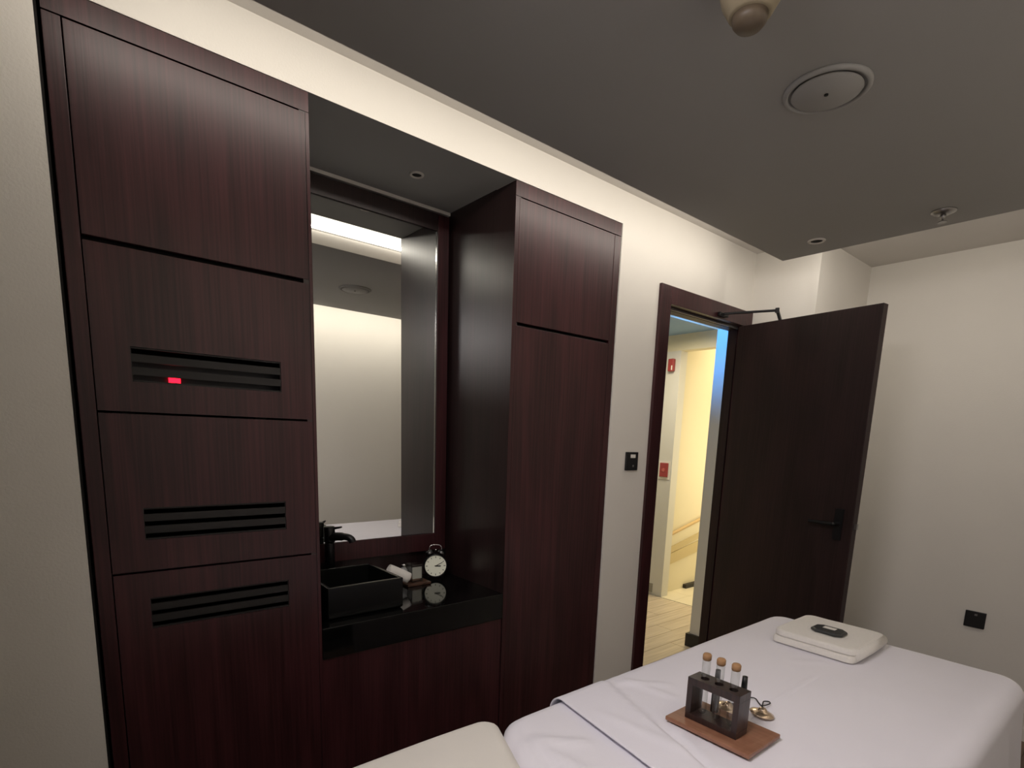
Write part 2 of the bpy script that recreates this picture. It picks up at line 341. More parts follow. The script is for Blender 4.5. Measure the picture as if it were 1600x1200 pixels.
# vanity
CZ = 0.847
tag(obj('countertop', boxes((NX0 + .001, NX1 - .001, WY - .003, 0.4515, CZ - .105, CZ)), M_STONE, bevel=.002, base=(1.0, 0.2, CZ - .105)), 'thick polished black stone countertop with deep front apron inside the niche', 'countertop')
v = thing('vanity_cabinet', 'dark red-brown wooden base cabinet under the black stone countertop', 'cabinet', (1.0, 0.2, 0))
obj('carcass', boxes((NX0 + .001, NX1 - .001, 0.03, 0.45, 0, CZ - .106)), M_GAP, v)
obj('front_panel', boxes((NX0 + .001, NX1 - .001, WY + .004, 0.029, 0.02, CZ - .108)), M_WOOD, v, bevel=.001)

# basin: square black vessel
bm = bmesh.new()
def ringbox(x0, x1, y0, y1, z): return [bm.verts.new(p) for p in ((x0, y0, z), (x1, y0, z), (x1, y1, z), (x0, y1, z))]
sx0, sx1, sy0, sy1, sz = 0.672, 0.950, 0.062, 0.334, 0.960
R = [ringbox(sx0 + .006, sx1 - .006, sy0 + .006, sy1 - .006, CZ + .0005), ringbox(sx0, sx1, sy0, sy1, CZ + .008), ringbox(sx0, sx1, sy0, sy1, sz), ringbox(sx0 + .012, sx1 - .012, sy0 + .012, sy1 - .012, sz), ringbox(sx0 + .018, sx1 - .018, sy0 + .018, sy1 - .018, CZ + .03), ringbox(sx0 + .12, sx1 - .12, sy0 + .12, sy1 - .12, CZ + .02)]
bm.faces.new(R[0][::-1]); bm.faces.new(R[-1])
for a, b in zip(R, R[1:]):
    for i in range(4): bm.faces.new((a[i], a[(i + 1) % 4], b[(i + 1) % 4], b[i]))
sk = thing('vessel_basin', 'square black stone vessel basin on the black countertop', 'sink', (0.81, 0.2, CZ))
obj('bowl', bm, M_BASIN, sk, bevel=.002)
obj('drain', lathe([(0, .0225), (.014, .0225), (.017, .0215), (.017, .0205)], 24, Matrix.Translation((0.811, 0.198, CZ))), M_BLACK, sk, smooth=True)
# faucet behind it
fc = thing('basin_faucet', 'matt black single-lever basin faucet behind the square basin', 'faucet', (0.78, 0.375, CZ))
T = Matrix.Translation
obj('base', lathe([(0, .0005), (.030, .0005), (.030, .006), (.024, .010), (0, .010)], 28, T((0.803, 0.375, CZ))), M_BLACK, fc, smooth=True)
obj('body', lathe([(0, .008), (.019, .008), (.019, .20), (.0185, .202), (0, .202)], 28, T((0.803, 0.375, CZ))), M_BLACK, fc, smooth=True)
obj('handle', merge(lathe([(0, .205), (.020, .205), (.021, .210), (.021, .262), (.019, .266), (0, .266)], 28, T((0.803, 0.375, CZ))), tube([(0.81, 0.372, 1.104), (0.835, 0.352, 1.110), (0.842, 0.347, 1.112)], [.006, .004, .003])), M_BLACK, fc, smooth=True)
obj('spout', tube(spl([(0.801, 0.372, 1.068), (0.820, 0.345, 1.077), (0.846, 0.312, 1.078), (0.858, 0.298, 1.070), (0.861, 0.294, 1.058)], 6), [.016] * 10 + [.0135] * 15, 14), M_BLACK, fc, smooth=True)

# tray with toiletries
TX0, TX1, TY0, TY1 = 1.095, 1.205, 0.285, 0.395
tr = obj('wooden_tray', boxes((TX0, TX1, TY0, TY1, CZ + .0005, CZ + .011)), wood('brown_tray_wood', (0.05, 0.022, 0.012), (0.11, 0.05, 0.03), scale=(5, 14, 9), fine=(90, 8, 90)), bevel=.002, base=(1.18, .34, CZ))
tag(tr, 'small brown wooden tray under the glass jars on the black countertop', 'tray')
TZ = CZ + .0115
j = thing('frosted_jar', 'small frosted glass jar beside the rolled hand towel', 'jar', (1.148, 0.338, TZ))
obj('jar_body', lathe([(0, .0002), (.014, .0002), (.016, .003), (.016, .048), (.010, .056), (.010, .060), (0, .060)], 24, T((1.112, .355, TZ))), M_FROST, j, smooth=True)
obj('lid', lathe([(0, .0605), (.012, .0605), (.012, .072), (.011, .073), (0, .073)], 24, T((1.112, .355, TZ))), M_CHROME, j, smooth=True)
g = thing('glass_tumbler', 'clear square glass tumbler holding a white card on the wooden tray', 'glass', (1.205, 0.335, TZ))
gb = boxes((1.124, 1.176, .305, .355, TZ + .0003, TZ + .002), (1.124, 1.1245, .305, .355, TZ + .002, TZ + .075), (1.1755, 1.176, .305, .355, TZ + .002, TZ + .075), (1.1246, 1.1754, .305, .3055, TZ + .002, TZ + .075), (1.1246, 1.1754, .3545, .355, TZ + .002, TZ + .075))
obj('tumbler', gb, M_GLASS, g)
cd = obj('paper_card', boxes((1.128, 1.172, .308, .3095, TZ + .014, TZ + .064)), M_WHITE, base=(1.20, .319, TZ + .008))
tag(cd, 'white paper card standing in the square glass tumbler', 'card')
sb = obj('soap_bar', boxes((1.130, 1.170, .312, .350, TZ + .0025, TZ + .016)), M_BOARD, bevel=.004, base=(1.20, .337, TZ + .006))
tag(sb, 'small tan soap bar in the bottom of the glass tumbler', 'soap')
# rolled hand towel leaning against the basin
def roll_towel(a, b, r):
    a, b = Vector(a), Vector(b); ax = (b - a); L = ax.length; ax.normalize()
    u = ax.cross(Vector((0, 0, 1))).normalized(); v2 = ax.cross(u)
    bm = bmesh.new(); N = 120; turns = 3.2; NL = 10; th = .0045; grid = []
    for s in (0, 1):
        for i in range(N + 1):
            t = i / N; an = t * turns * 2 * PI; rad = .004 + (r - .006) * t + s * th * .8
            row = []
            for k in range(NL + 1):
                q = k / NL; rr = rad * (1 - .06 * (2 * q - 1) ** 4)
                row.append(bm.verts.new(a + ax * (L * q + .0015 * math.sin(5 * t * PI) * (1 if k in (0, NL) else 0)) + (u * math.cos(an) + v2 * math.sin(an)) * rr))
            grid.append(row)
    A, B = grid[:N + 1], grid[N + 1:]
    for i in range(N):
        for k in range(NL):
            bm.faces.new((A[i][k], A[i][k + 1], A[i + 1][k + 1], A[i + 1][k])); bm.faces.new((B[i][k], B[i + 1][k], B[i + 1][k + 1], B[i][k + 1]))
        for k in (0, NL): bm.faces.new((A[i][k], A[i + 1][k], B[i + 1][k], B[i][k]))
    for i in (0, N):
        for k in range(NL): bm.faces.new((A[i][k], A[i][k + 1], B[i][k + 1], B[i][k]))
    bmesh.ops.recalc_face_normals(bm, faces=bm.faces[:]); return bm
tag(obj('rolled_towel', roll_towel((1.005, .285, .938), (1.085, .262, .896), .0225), M_TOWEL, smooth=True, base=(1.03, .28, .87)), 'white rolled hand towel leaning against the right side of the black basin', 'towel')
# twin-bell alarm clock
ck = thing('alarm_clock', 'black twin-bell alarm clock with cream dial on the black countertop', 'clock', (1.268, .35, CZ))
cz = CZ + .062; rot = Matrix.Rotation(math.radians(-24), 4, 'Z'); CM = T((1.262, .345, cz)) @ rot
def cl(bm): bm.transform(CM); return bm
toY = Matrix.Rotation(PI / 2, 4, 'X')    # lathe axis z -> -y
obj('case', lathe([(0, -.028), (.046, -.028), (.052, -.022), (.053, .012), (.050, .016), (.0475, .016), (.0475, .010), (0, .010)], 48, CM @ toY), M_BLACK, ck, smooth=True)
obj('dial', lathe([(0, .0103), (.0465, .0103), (.0465, .0115), (0, .0115)], 48, CM @ toY), M_FACE, ck)
tk = bmesh.new()
for h in range(12):
    a = h * PI / 6; b2 = boxes((-.0012, .0012, -.0130, -.0117, .035, .041 if h % 3 else .043)); b2.transform(CM @ Matrix.Rotation(a, 4, 'Y'))
    me = bpy.data.meshes.new('t'); b2.to_mesh(me); tk.from_mesh(me); b2.free()
obj('hour_mark', tk, M_BLACK, ck, label='twelve black hour marks')
for a, L_, w_ in ((math.radians(62), .033, .0012), (math.radians(92), .022, .0022)):
    b2 = boxes((-w_, w_, -.0145, -.0131, -.004, L_)); b2.transform(CM @ Matrix.Rotation(a, 4, 'Y'))
    obj('clock_hand', b2, M_BLACK, ck)
for s in (-1, 1):
    bl = lathe([(.019, 0), (.0185, .006), (.014, .012), (.006, .015), (0, .0155)], 24, CM @ T((s * .026, 0, .054)) @ Matrix.Rotation(s * .45, 4, 'Y'))
    obj('bell', bl, M_BELL, ck, smooth=True)
    obj('leg', tube([CM @ Vector((s * .026, 0, -.044)), CM @ Vector((s * .034, 0, -.061))], [.004, .003]), M_BLACK, ck, smooth=True)
obj('handle', tube([CM @ Vector(p) for p in spl([(-.028, 0, .066), (-.024, 0, .084), (-.012, 0, .091), (.012, 0, .091), (.024, 0, .084), (.028, 0, .066)], 6)], .0022, 8), M_CHROME, ck, smooth=True)
obj('hammer', tube([CM @ Vector((0, 0, .052)), CM @ Vector((0, 0, .068)), CM @ Vector((0.003, 0, .070))], [.0015, .002, .004], 8), M_CHROME, ck, smooth=True)

# ------------------------------------------------------------------ door, frame, closer
fr = struct('door_frame', boxes((FX0, 2.331, -0.014, 0.0855, 0, FZ), (3.04, 3.0995, -0.014, 0.0855, 0, FZ), (2.331, 3.04, -0.014, 0.0855, 2.122, FZ)), M_WOOD, bevel=.0015)
obj('door_stop', boxes((2.331, 2.346, 0.034, 0.0855, 0, 2.122), (3.028, 3.04, 0.034, 0.0855, 0, 2.122), (2.346, 3.028, 0.034, 0.0855, 2.108, 2.122)), M_DOOR, fr)
obj('rubber_seal', boxes((2.346, 3.028, 0.026, 0.034, 2.110, 2.1218)), M_STEEL, fr)
dl = thing('door_1', 'dark brown wooden door swung open into the room against the far corner', 'door', (3.0, -0.02, 0)); dl['kind'] = 'structure'; del dl['category']
hv = Vector((2.870 - 2.958, -0.735 + 0.016, 0)); Lw = hv.length; ang = math.atan2(hv.y, hv.x)
DM = T((2.958, -0.016, 0)) @ Matrix.Rotation(ang, 4, 'Z')
def dbox(*b): q = boxes(*b); q.transform(DM); return q
# local x runs along the leaf, +y to the room's far side (away from the camera)
obj('door_leaf', dbox((0, Lw, 0.0, 0.042, 0.012, 2.11)), M_DOOR, dl, bevel=.002)
obj('door_handle', merge(dbox((Lw - .085, Lw - .045, -.006, -.0005, 1.04, 1.19)), (lambda q: (q.transform(DM), q)[1])(tube(spl([(Lw - .065, -.006, 1.12), (Lw - .065, -.045, 1.12), (Lw - .08, -.055, 1.12), (Lw - .18, -.055, 1.12)], 5), .009, 10))), M_BLACK, dl, label='black lever handle')
obj('latch', dbox((Lw + .0003, Lw + .012, .014, .028, 1.10, 1.125)), M_STEEL, dl, label='small steel latch tongue')
for z in (0.25, 1.1, 1.9):
    obj('hinge', boxes((2.985, 3.030, -.030, -.0145, z, z + .1)), M_STEEL, dl)
cs = thing('door_closer', 'black articulated door closer arm above the open door', 'door closer', (2.9, -0.1, 2.12))
obj('bracket', boxes((2.735, 2.815, -.034, -.0145, 2.132, 2.150)), M_BLACK, cs, bevel=.003)
obj('closer_arm', tube([(2.772, -.030, 2.145), (2.893, -.251, 2.150)], .0065, 8), M_BLACK, cs)
obj('closer_arm', tube([(2.893, -.251, 2.151), (3.060, -.195, 2.124), (3.06, -.193, 2.085)], [.009, .009, .008], 8), M_BLACK, cs)
obj('pivot', lathe([(0, -.012), (.010, -.012), (.010, .010), (0, .010)], 16, T((2.893, -.251, 2.151))), M_BLACK, cs)
cb = boxes((.06, .27, .0425, .135, 2.035, 2.095)); cb.transform(DM); obj('closer_body', cb, M_BLACK, cs, bevel=.003)

# switch and socket
sw = thing('wall_switch', 'small black wall control panel with a pale label, left of the doorway', 'switch', (2.125, -.001, 1.38))
obj('plate', boxes((2.083, 2.168, -.011, -.0003, 1.337, 1.423)), M_PLAS, sw, bevel=.002)
obj('label_strip', boxes((2.110, 2.146, -.0118, -.0112, 1.396, 1.412)), M_WHITE, sw, label='small pale label strip')
obj('button', lathe([(0, 0), (.006, 0), (.006, .001), (0, .0015)], 16, T((2.133, -.0112, 1.357)) @ toY), M_STEEL, sw, smooth=True)
so = thing('wall_socket', 'black square socket plate on the far wall beyond the massage bed', 'socket', (XR - .001, -1.09, 0.59))
obj('plate', boxes((XR - .011, XR - .0003, -1.134, -1.046, .546, .634)), M_PLAS, so, bevel=.002)
obj('button', boxes((XR - .0135, XR - .0112, -1.098, -1.086, .612, .622)), M_STEEL, so)

# ------------------------------------------------------------------ ceiling fittings
toD = Matrix.Rotation(PI, 4, 'X')
vt = thing('ceiling_vent', 'large round white air valve in the dark grey ceiling', 'vent', (1.572, -.968, DZ))
VM = T((1.572, -.968, DZ - .0003)) @ toD
obj('ring', lathe([(.087, .0), (.100, 0), (.100, .004), (.096, .008), (.090, .009), (.087, .006), (.087, 0)], 56, VM), M_CEIL, vt, smooth=True)
obj('disc', lathe([(0, .004), (.079, .004), (.081, .007), (.078, .010), (0, .011)], 56, VM), M_CEIL, vt, smooth=True)
obj('screw', lathe([(0, .0115), (.005, .0115), (.005, .014), (0, .014)], 12, VM), M_BLACK, vt)
def spot(x, y, z, r, lab):
    t = thing('recessed_spotlight', lab, 'spotlight', (x, y, z)); K = T((x, y, z - .0003)) @ toD
    obj('ring', lathe([(r * .68, 0), (r, 0), (r, .002), (r * .92, .005), (r * .72, .005), (r * .68, .001), (r * .68, 0)], 32, K), M_UPPER, t, smooth=True)
    obj('lens', lathe([(0, .0004), (r * .66, .0004), (r * .66, .0016), (0, .0016)], 32, K), M_GAP, t)
spot(2.643, -.515, DZ, .036, 'small unlit recessed spotlight at the corner of the dropped ceiling')
spot(1.091, .222, NT + .0005, .026, 'small unlit recessed spotlight in the niche ceiling above the basin')
sp = thing('sprinkler_head', 'small metal fire sprinkler in the ceiling near the far wall', 'sprinkler', (2.645, -.965, DZ))
K = T((2.645, -.965, DZ - .0003)) @ toD
obj('escutcheon', lathe([(0, 0), (.040, 0), (.040, .003), (.022, .012), (0, .012)], 32, K), M_STEEL, sp, smooth=True)
obj('nozzle', lathe([(0, .0125), (.009, .0125), (.009, .022), (.005, .026), (.004, .036), (0, .036)], 20, K), M_STEEL, sp, smooth=True)
obj('deflector', lathe([(0, .0365), (.015, .0365), (.015, .039), (0, .039)], 12, K), M_STEEL, sp)
pn = thing('ceiling_fitting', 'tan cone-shaped ceiling fitting with brown cap, cut by the top of the picture', 'ceiling fitting', (1.098, -1.022, DZ))
K = T((1.098, -1.022, DZ - .0005)) @ toD
obj('shade', lathe([(0, 0), (.066, 0), (.063, .02), (.054, .05), (.040, .074), (.036, .076), (0, .076)], 40, K), M_PEND, pn, smooth=True)
obj('cap', lathe([(0, .0765), (.033, .0765), (.031, .088), (.024, .096), (0, .099)], 32, K), M_PENDC, pn, smooth=True)

# ------------------------------------------------------------------ massage bed
def outline(x0, x1, y0, y1, rc, n=240):
    """points and normals round a rounded rectangle, evenly spaced"""
    P = []; hx, hy = (x1 - x0) / 2 - rc, (y1 - y0) / 2 - rc; cx, cy = (x0 + x1) / 2, (y0 + y1) / 2
    segs = [('l', (cx + hx + rc, cy - hy), (0, 1), 2 * hy, (1, 0)), ('a', (cx + hx, cy + hy), 0), ('l', (cx + hx, cy + hy + rc), (-1, 0), 2 * hx, (0, 1)), ('a', (cx - hx, cy + hy), PI / 2),
            ('l', (cx - hx - rc, cy + hy), (0, -1), 2 * hy, (-1, 0)), ('a', (cx - hx, cy - hy), PI), ('l', (cx - hx, cy - hy - rc), (1, 0), 2 * hx, (0, -1)), ('a', (cx + hx, cy - hy), 1.5 * PI)]
    tot = 4 * hx + 4 * hy + 2 * PI * rc; st = tot / n; s = 0
    for i in range(n):
        t = i * st
        for g in segs:
            L = g[3] if g[0] == 'l' else rc * PI / 2
            if t <= L + 1e-9:
                if g[0] == 'l': P.append((g[1][0] + g[2][0] * t, g[1][1] + g[2][1] * t, *g[4]))
                else:
                    a = g[2] + t / rc; P.append((g[1][0] + rc * math.cos(a), g[1][1] + rc * math.sin(a), math.cos(a), math.sin(a)))
                break
            t -= L
    return P
def slab(x0, x1, y0, y1, zt, zb, rc, re, n=240, inner=40, down=12, top=None, ripple=0.0, flare=0.0, close=True, seed=0, shear=0.0):
    """cloth-covered block: flat (or displaced) top, rounded edge, straight or rippled sides"""
    P = outline(x0, x1, y0, y1, rc, n); bm = bmesh.new(); rings = []
    cx, cy = (x0 + x1) / 2, (y0 + y1) / 2; mx = max(0.0, (x1 - x0) / 2 - (y1 - y0) / 2); my = max(0.0, (y1 - y0) / 2 - (x1 - x0) / 2)
    top = top or (lambda x, y: 0.0)
    ins = [(p[0] - p[2] * re, p[1] - p[3] * re, p[2], p[3]) for p in P]
    for k in range(inner):
        t = (k + .5) / inner; ring = []
        for p in ins:
            sx = cx + max(-mx, min(mx, p[0] - cx)); sy = cy + max(-my, min(my, p[1] - cy))
            x, y = sx + (p[0] - sx) * t, sy + (p[1] - sy) * t
            ring.append(bm.verts.new((x, y, zt + top(x, y))))
        rings.append(ring)
    for k in range(0, 9):
        a = k / 8 * PI / 2
        rings.append([bm.verts.new((p[0] + p[2] * re * math.sin(a), p[1] + p[3] * re * math.sin(a), zt + top(p[0], p[1]) * (1 - k / 8) - re * (1 - math.cos(a)))) for p in ins])
    for k in range(1, down + 1):
        t = k / down; ring = []
        for i, p in enumerate(P):
            rp = ripple * t * (noise.noise(Vector((i * .13 + seed, t * .6, 3.1))) + .6 * noise.noise(Vector((i * .31 + seed, t * .4, 9.1)))) + flare * t
            if i > n - 12: rp *= (n - i) / 12
            if i < 12: rp *= i / 12
            ring.append(bm.verts.new((p[0] + p[2] * rp, p[1] + p[3] * rp, zt - re - (zt - re - zb) * t)))
        rings.append(ring)
    for a, b in zip(rings, rings[1:]):
        for i in range(n):
            j = (i + 1) % n; bm.faces.new((a[i], b[i], b[j], a[j]))
    bmesh.ops.remove_doubles(bm, verts=bm.verts[:], dist=1e-5)
    if not close: pass
    else: bm.faces.new([v for v in rings[-1]][::-1])
    # fill the small inner slot
    be = [e for e in bm.edges if len(e.link_faces) == 1 and e.verts[0].co.z > zt - re * .5]
    if be:
        try: bmesh.ops.holes_fill(bm, edges=be, sides=0)
        except Exception: pass
    bmesh.ops.recalc_face_normals(bm, faces=bm.faces[:])
    return bm
BY0, BY1 = -1.475, -0.668; BX1 = 2.310; BT = 0.78
tb = thing('massage_table', 'massage table hidden under the white sheets', 'massage table', (1.3, -1.08, 0))
tb['label'] = 'long massage table carrying the white sheets and the head cushion'
obj('base', boxes((0.25, 2.24, -1.41, -0.75, 0.50, 0.60)), M_WOODN, tb, bevel=.004)
obj('mattress', boxes((0.90, 2.26, -1.43, -0.715, 0.601, 0.755)), M_CREAM, tb, bevel=.03, seg=4)
for x in (0.35, 2.14):
    for y in (-1.36, -0.86): obj('leg', boxes((x - .03, x + .03, y - .03, y + .03, 0.007, 0.50)), M_WOODN, tb, bevel=.003)
def skew(bm, sheet):
    for v in bm.verts:
        k = max(0, min(1, (.98 - v.co.x) / .15 if sheet else (v.co.x - .42) / .3))
        v.co.x += .42 * (max(v.co.y, -1.06) + .70) * k if v.co.y < -.70 else 0
    return bm
def fold(x, y, xa, ya, xb, yb, wd, h):
    """height of a soft crease along a segment"""
    dx, dy = xb - xa, yb - ya; L = math.hypot(dx, dy); t = ((x - xa) * dx + (y - ya) * dy) / L / L; d = abs((x - xa) * dy - (y - ya) * dx) / L
    e = max(0, min(1, min(t, 1 - t) * 5)); return h * e * math.exp(-(d / wd) ** 2)
def sheet_top(x, y):
    h = .002 * noise.noise(Vector((x * 4, y * 6, 2.0))) + .0015 * noise.noise(Vector((x * 13, y * 9, 5.0)))
    h += fold(x, y, .84, -.78, .95, -.90, .012, .008) + fold(x, y, .85, -.80, .90, -.98, .01, .006) - .02 * max(0, (.90 - x) / .08) ** 2
    return h
tag(obj('bed_sheet', skew(slab(0.805, 2.295, BY0 + .012, BY1 - .005, BT - .005, 0.59, 0.06, 0.048, top=sheet_top, ripple=.006, close=False), True), M_SHEET, smooth=True, base=(1.3, -1.08, .59)), 'white fitted bottom sheet showing between the head cushion and the blanket', 'bed sheet')
def blanket_top(x, y):
    h = .0018 * noise.noise(Vector((x * 3, y * 5, 7.0))) + .0012 * noise.noise(Vector((x * 11, y * 8, 1.0)))
    xf = 1.188 + (y + .716) * .383                     # edge of the turned-down fold
    s = max(0, min(1, (xf - x) / .012 + .5)); h += .007 * s * s * (3 - 2 * s)
    h += fold(x, y, 1.35, -1.065, 1.80, -1.055, .005, .0035) - fold(x, y, 1.35, -1.075, 1.80, -1.065, .006, .002)
    h += fold(x, y, 1.20, -.72, 1.34, -.84, .016, .005) + fold(x, y, 1.14, -.95, 1.05, -1.15, .02, .004) + fold(x, y, 1.80, -.95, 1.90, -1.04, .02, .003)
    h += fold(x, y, 1.24, -.70, 1.27, -.90, .014, .004) + fold(x, y, 1.02, -.80, 1.06, -1.1, .02, .003)
    return h
bm = slab(0.70, BX1, BY0, BY1, BT + .001, 0.12, 0.075, 0.048, n=360, inner=60, down=14, top=blanket_top, ripple=.022, flare=.065, close=False, seed=4)
bl_ = .18; no = Vector((1, -.18, 0)).normalized()
bmesh.ops.bisect_plane(bm, geom=bm.verts[:] + bm.edges[:] + bm.faces[:], plane_co=(1.004, -.681, 0), plane_no=no, clear_inner=True)
o = tag(obj('blanket', bm, M_BLANK, smooth=True, base=(1.6, -1.08, .24)), 'white blanket spread over the massage table with a turned-down edge', 'blanket')
sd = o.modifiers.new('thick', 'SOLIDIFY'); sd.thickness = .004; sd.offset = 1.0
# head cushion
def cush_top(x, y):
    u = (x - .50) / .31; v_ = (y + 1.04) / .37
    return (-.022 * abs(u) ** 3 if u < 0 else -.010 * u ** 4) - .012 * abs(v_) ** 4 + .0015 * noise.noise(Vector((x * 6, y * 6, 3)))
tag(obj('head_cushion', skew(slab(0.20, 0.800, -1.43, -0.655, 0.800, 0.6025, 0.048, 0.042, top=cush_top, inner=30), False), M_CREAM, smooth=True, base=(.5, -1.04, .60)), 'cream-covered head cushion at the near end of the massage table', 'cushion')

# folded bath towel
BZ = BT + .009
def towel():
    t1 = slab(1.935, 2.215, -1.100, -.832, BZ + .025, BZ + .0015, .022, .011, n=160, inner=24, down=3, top=lambda x, y: .001 * noise.noise(Vector((x * 18, y * 18, 1))))
    t2 = slab(1.938, 2.225, -1.105, -.834, BZ + .050, BZ + .0265, .035, .0115, n=160, inner=24, down=3, top=lambda x, y: .0015 * noise.noise(Vector((x * 18, y * 18, 4))) - .004 * (abs((x - 2.08) / .145) ** 4))
    # folded spine on the near side joins the layers
    sp_ = tube([(1.955, -1.092, BZ + .0255), (2.08, -1.094, BZ + .026), (2.205, -1.092, BZ + .0255)], [.022, .0235, .022], 20)
    t3 = slab(1.965, 2.20, -1.075, -.85, BZ + .029, BZ + .023, .02, .002, n=80, inner=6, down=2)
    return merge(t1, t2, sp_, t3)
tag(obj('folded_towel', towel(), M_TOWEL, smooth=True, base=(2.1, -.96, BZ)), 'thick cream towel folded on the far end of the blanket', 'towel')
# handset on the towel
HZ = BZ + .0515
rm = thing('remote_handset', 'dark grey handset with pale label lying on the folded towel', 'remote', (2.047, -.978, HZ))
bm = bmesh.new()
pts = [(-.038, -.034), (-.022, -.052), (.022, -.052), (.038, -.034), (.038, .034), (.022, .052), (-.022, .052), (-.038, .034)]
lay = []
for sc, z in ((.93, 0), (1, .003), (1, .008), (.90, .0125)): lay.append([bm.verts.new((2.047 + x * sc, -.978 + y * sc, HZ + z)) for x, y in pts])
bm.faces.new(lay[0][::-1]); bm.faces.new(lay[-1])
for a, b in zip(lay, lay[1:]):
    for i in range(8): bm.faces.new((a[i], a[(i + 1) % 8], b[(i + 1) % 8], b[i]))
obj('shell', bm, mat('handset_grey', (0.035, 0.037, 0.036), .45, noise_amt=.1), rm, bevel=.0015)
obj('label_strip', boxes((2.044, 2.068, -.997, -.957, HZ + .0126, HZ + .0132)), M_WHITE, rm, label='pale grey label strip')

# ------------------------------------------------------------------ test tube rack on its board
WZ = BT + .0125
tag(obj('wooden_board', boxes((1.132, 1.282, -1.168, -.949, WZ, WZ + .011)), M_BOARD, bevel=.0025, base=(1.2, -1.06, WZ)), 'light brown wooden board under the test tube rack on the blanket', 'board')
RZ = WZ + .0115; RX0, RX1, RY0, RY1, RT = 1.166, 1.217, -1.117, -.982, .911
TY = (-1.014, -1.051, -1.089); TXc = 1.189; TR = .0098
rk = thing('test_tube_rack', 'dark wooden rack holding three corked glass tubes on the blanket', 'rack', (1.19, -1.05, RZ))
obj('side', boxes((RX0, RX1, RY0, RY0 + .014, RZ + .0155, RT - .0185)), M_RACK, rk)
obj('side', boxes((RX0, RX1, RY1 - .014, RY1, RZ + .0155, RT - .0185)), M_RACK, rk)
obj('bottom_bar', boxes((RX0, RX1, RY0, RY1, RZ, RZ + .015)), M_RACK, rk, bevel=.001)
bm = bmesh.new(); eds = []
def loop(pts):
    vs = [bm.verts.new(p) for p in pts]
    for i in range(len(vs)): eds.append(bm.edges.new((vs[i], vs[(i + 1) % len(vs)])))
loop([(RX0, RY0, RT - .018), (RX1, RY0, RT - .018), (RX1, RY1, RT - .018), (RX0, RY1, RT - .018)])
for ty in TY: loop([(TXc + (TR + .0008) * math.cos(2 * PI * i / 20), ty + (TR + .0008) * math.sin(2 * PI * i / 20), RT - .018) for i in range(20)])
gg = bmesh.ops.triangle_fill(bm, use_beauty=True, edges=eds)
ex = bmesh.ops.extrude_face_region(bm, geom=bm.faces[:])
bmesh.ops.translate(bm, verts=[v for v in ex['geom'] if isinstance(v, bmesh.types.BMVert)], vec=(0, 0, .018))
obj('top_bar', bm, M_RACK, rk)
for ty, lab in zip(TY, ('corked glass test tube at the end of the rack nearest the doorway', 'corked glass test tube in the middle hole of the wooden rack', 'corked glass test tube in the rack hole beside the bronze cymbals')):
    t = thing('test_tube', lab, 'test tube', (TXc, ty, RZ + .0155), 'glass tubes in the wooden rack')
    K = T((TXc, ty, RZ + .0158)); H = .965 - RZ - .0158 - .004
    pr = [(0, 0), (.004, .0008), (.0075, .0035), (TR, .010), (TR, H)]
    obj('glass', lathe(pr, 28, K), M_GLASS, t, smooth=True)
    obj('cork', lathe([(0, H - .002), (TR - .0010, H - .002), (TR - .0010, H + .0003), (TR + .0005, H + .0004), (TR + .0007, H + .011), (TR - .0015, H + .0145), (0, H + .015)], 28, K), M_CORK, t, smooth=True)
# black vials behind the rack
for (vx, vy, ztop, lab) in ((1.250, -1.083, .926, 'slim black vial behind the rack, nearest the bronze cymbal'), (1.252, -1.012, .917, 'slim black vial behind the rack between the first two tubes')):
    t = thing('black_vial', lab, 'vial', (vx, vy, WZ + .011)); H = ztop - WZ - .0115; K = T((vx, vy, WZ + .0115))
    obj('vial_body', lathe([(0, 0), (.009, 0), (.010, .002), (.010, H * .55), (.006, H * .66), (0, H * .66)], 20, K), M_PLAS, t, smooth=True)
    obj('cap', lathe([(0, H * .665), (.0075, H * .665), (.0062, H), (0, H)], 20, K), M_PLAS, t, smooth=True)
# pair of hand cymbals joined by a cord
def cym(K, t_):
    pr = [(0, .016), (.006, .0155), (.010, .012), (.012, .008), (.020, .0055), (.030, .001), (.0305, -.0005), (.029, -.0012), (.019, .0035), (.011, .0055), (.008, .009), (0, .0125)]
    return obj('cymbal', lathe(pr, 40, K), M_BRASS, t_, smooth=True)
ts = thing('hand_cymbals', 'pair of small bronze hand cymbals on a black cord beside the rack', 'cymbals', (1.36, -1.09, BZ))
cym(T((1.365, -1.082, BZ + .005)) @ Matrix.Rotation(math.radians(8), 4, (1, 1, 0)), ts)
cym(T((1.318, -1.012, BZ + .006)) @ Matrix.Rotation(math.radians(10), 4, (1, 0, 0)), ts)
obj('cord', tube(spl([(1.365, -1.082, .8075), (1.372, -1.078, .812), (1.385, -1.074, .806), (1.412, -1.068, .796), (1.438, -1.068, .793), (1.447, -1.061, .793), (1.437, -1.052, .793), (1.418, -1.058, .794), (1.400, -1.064, .796), (1.418, -1.046, .7935), (1.434, -1.030, .793), (1.430, -1.018, .7925), (1.405, -1.010, .7925), (1.37, -1.02, .793), (1.34, -1.014, .800), (1.319, -1.0115, .808)], 6), .0017, 8), M_CORD, ts, smooth=True)

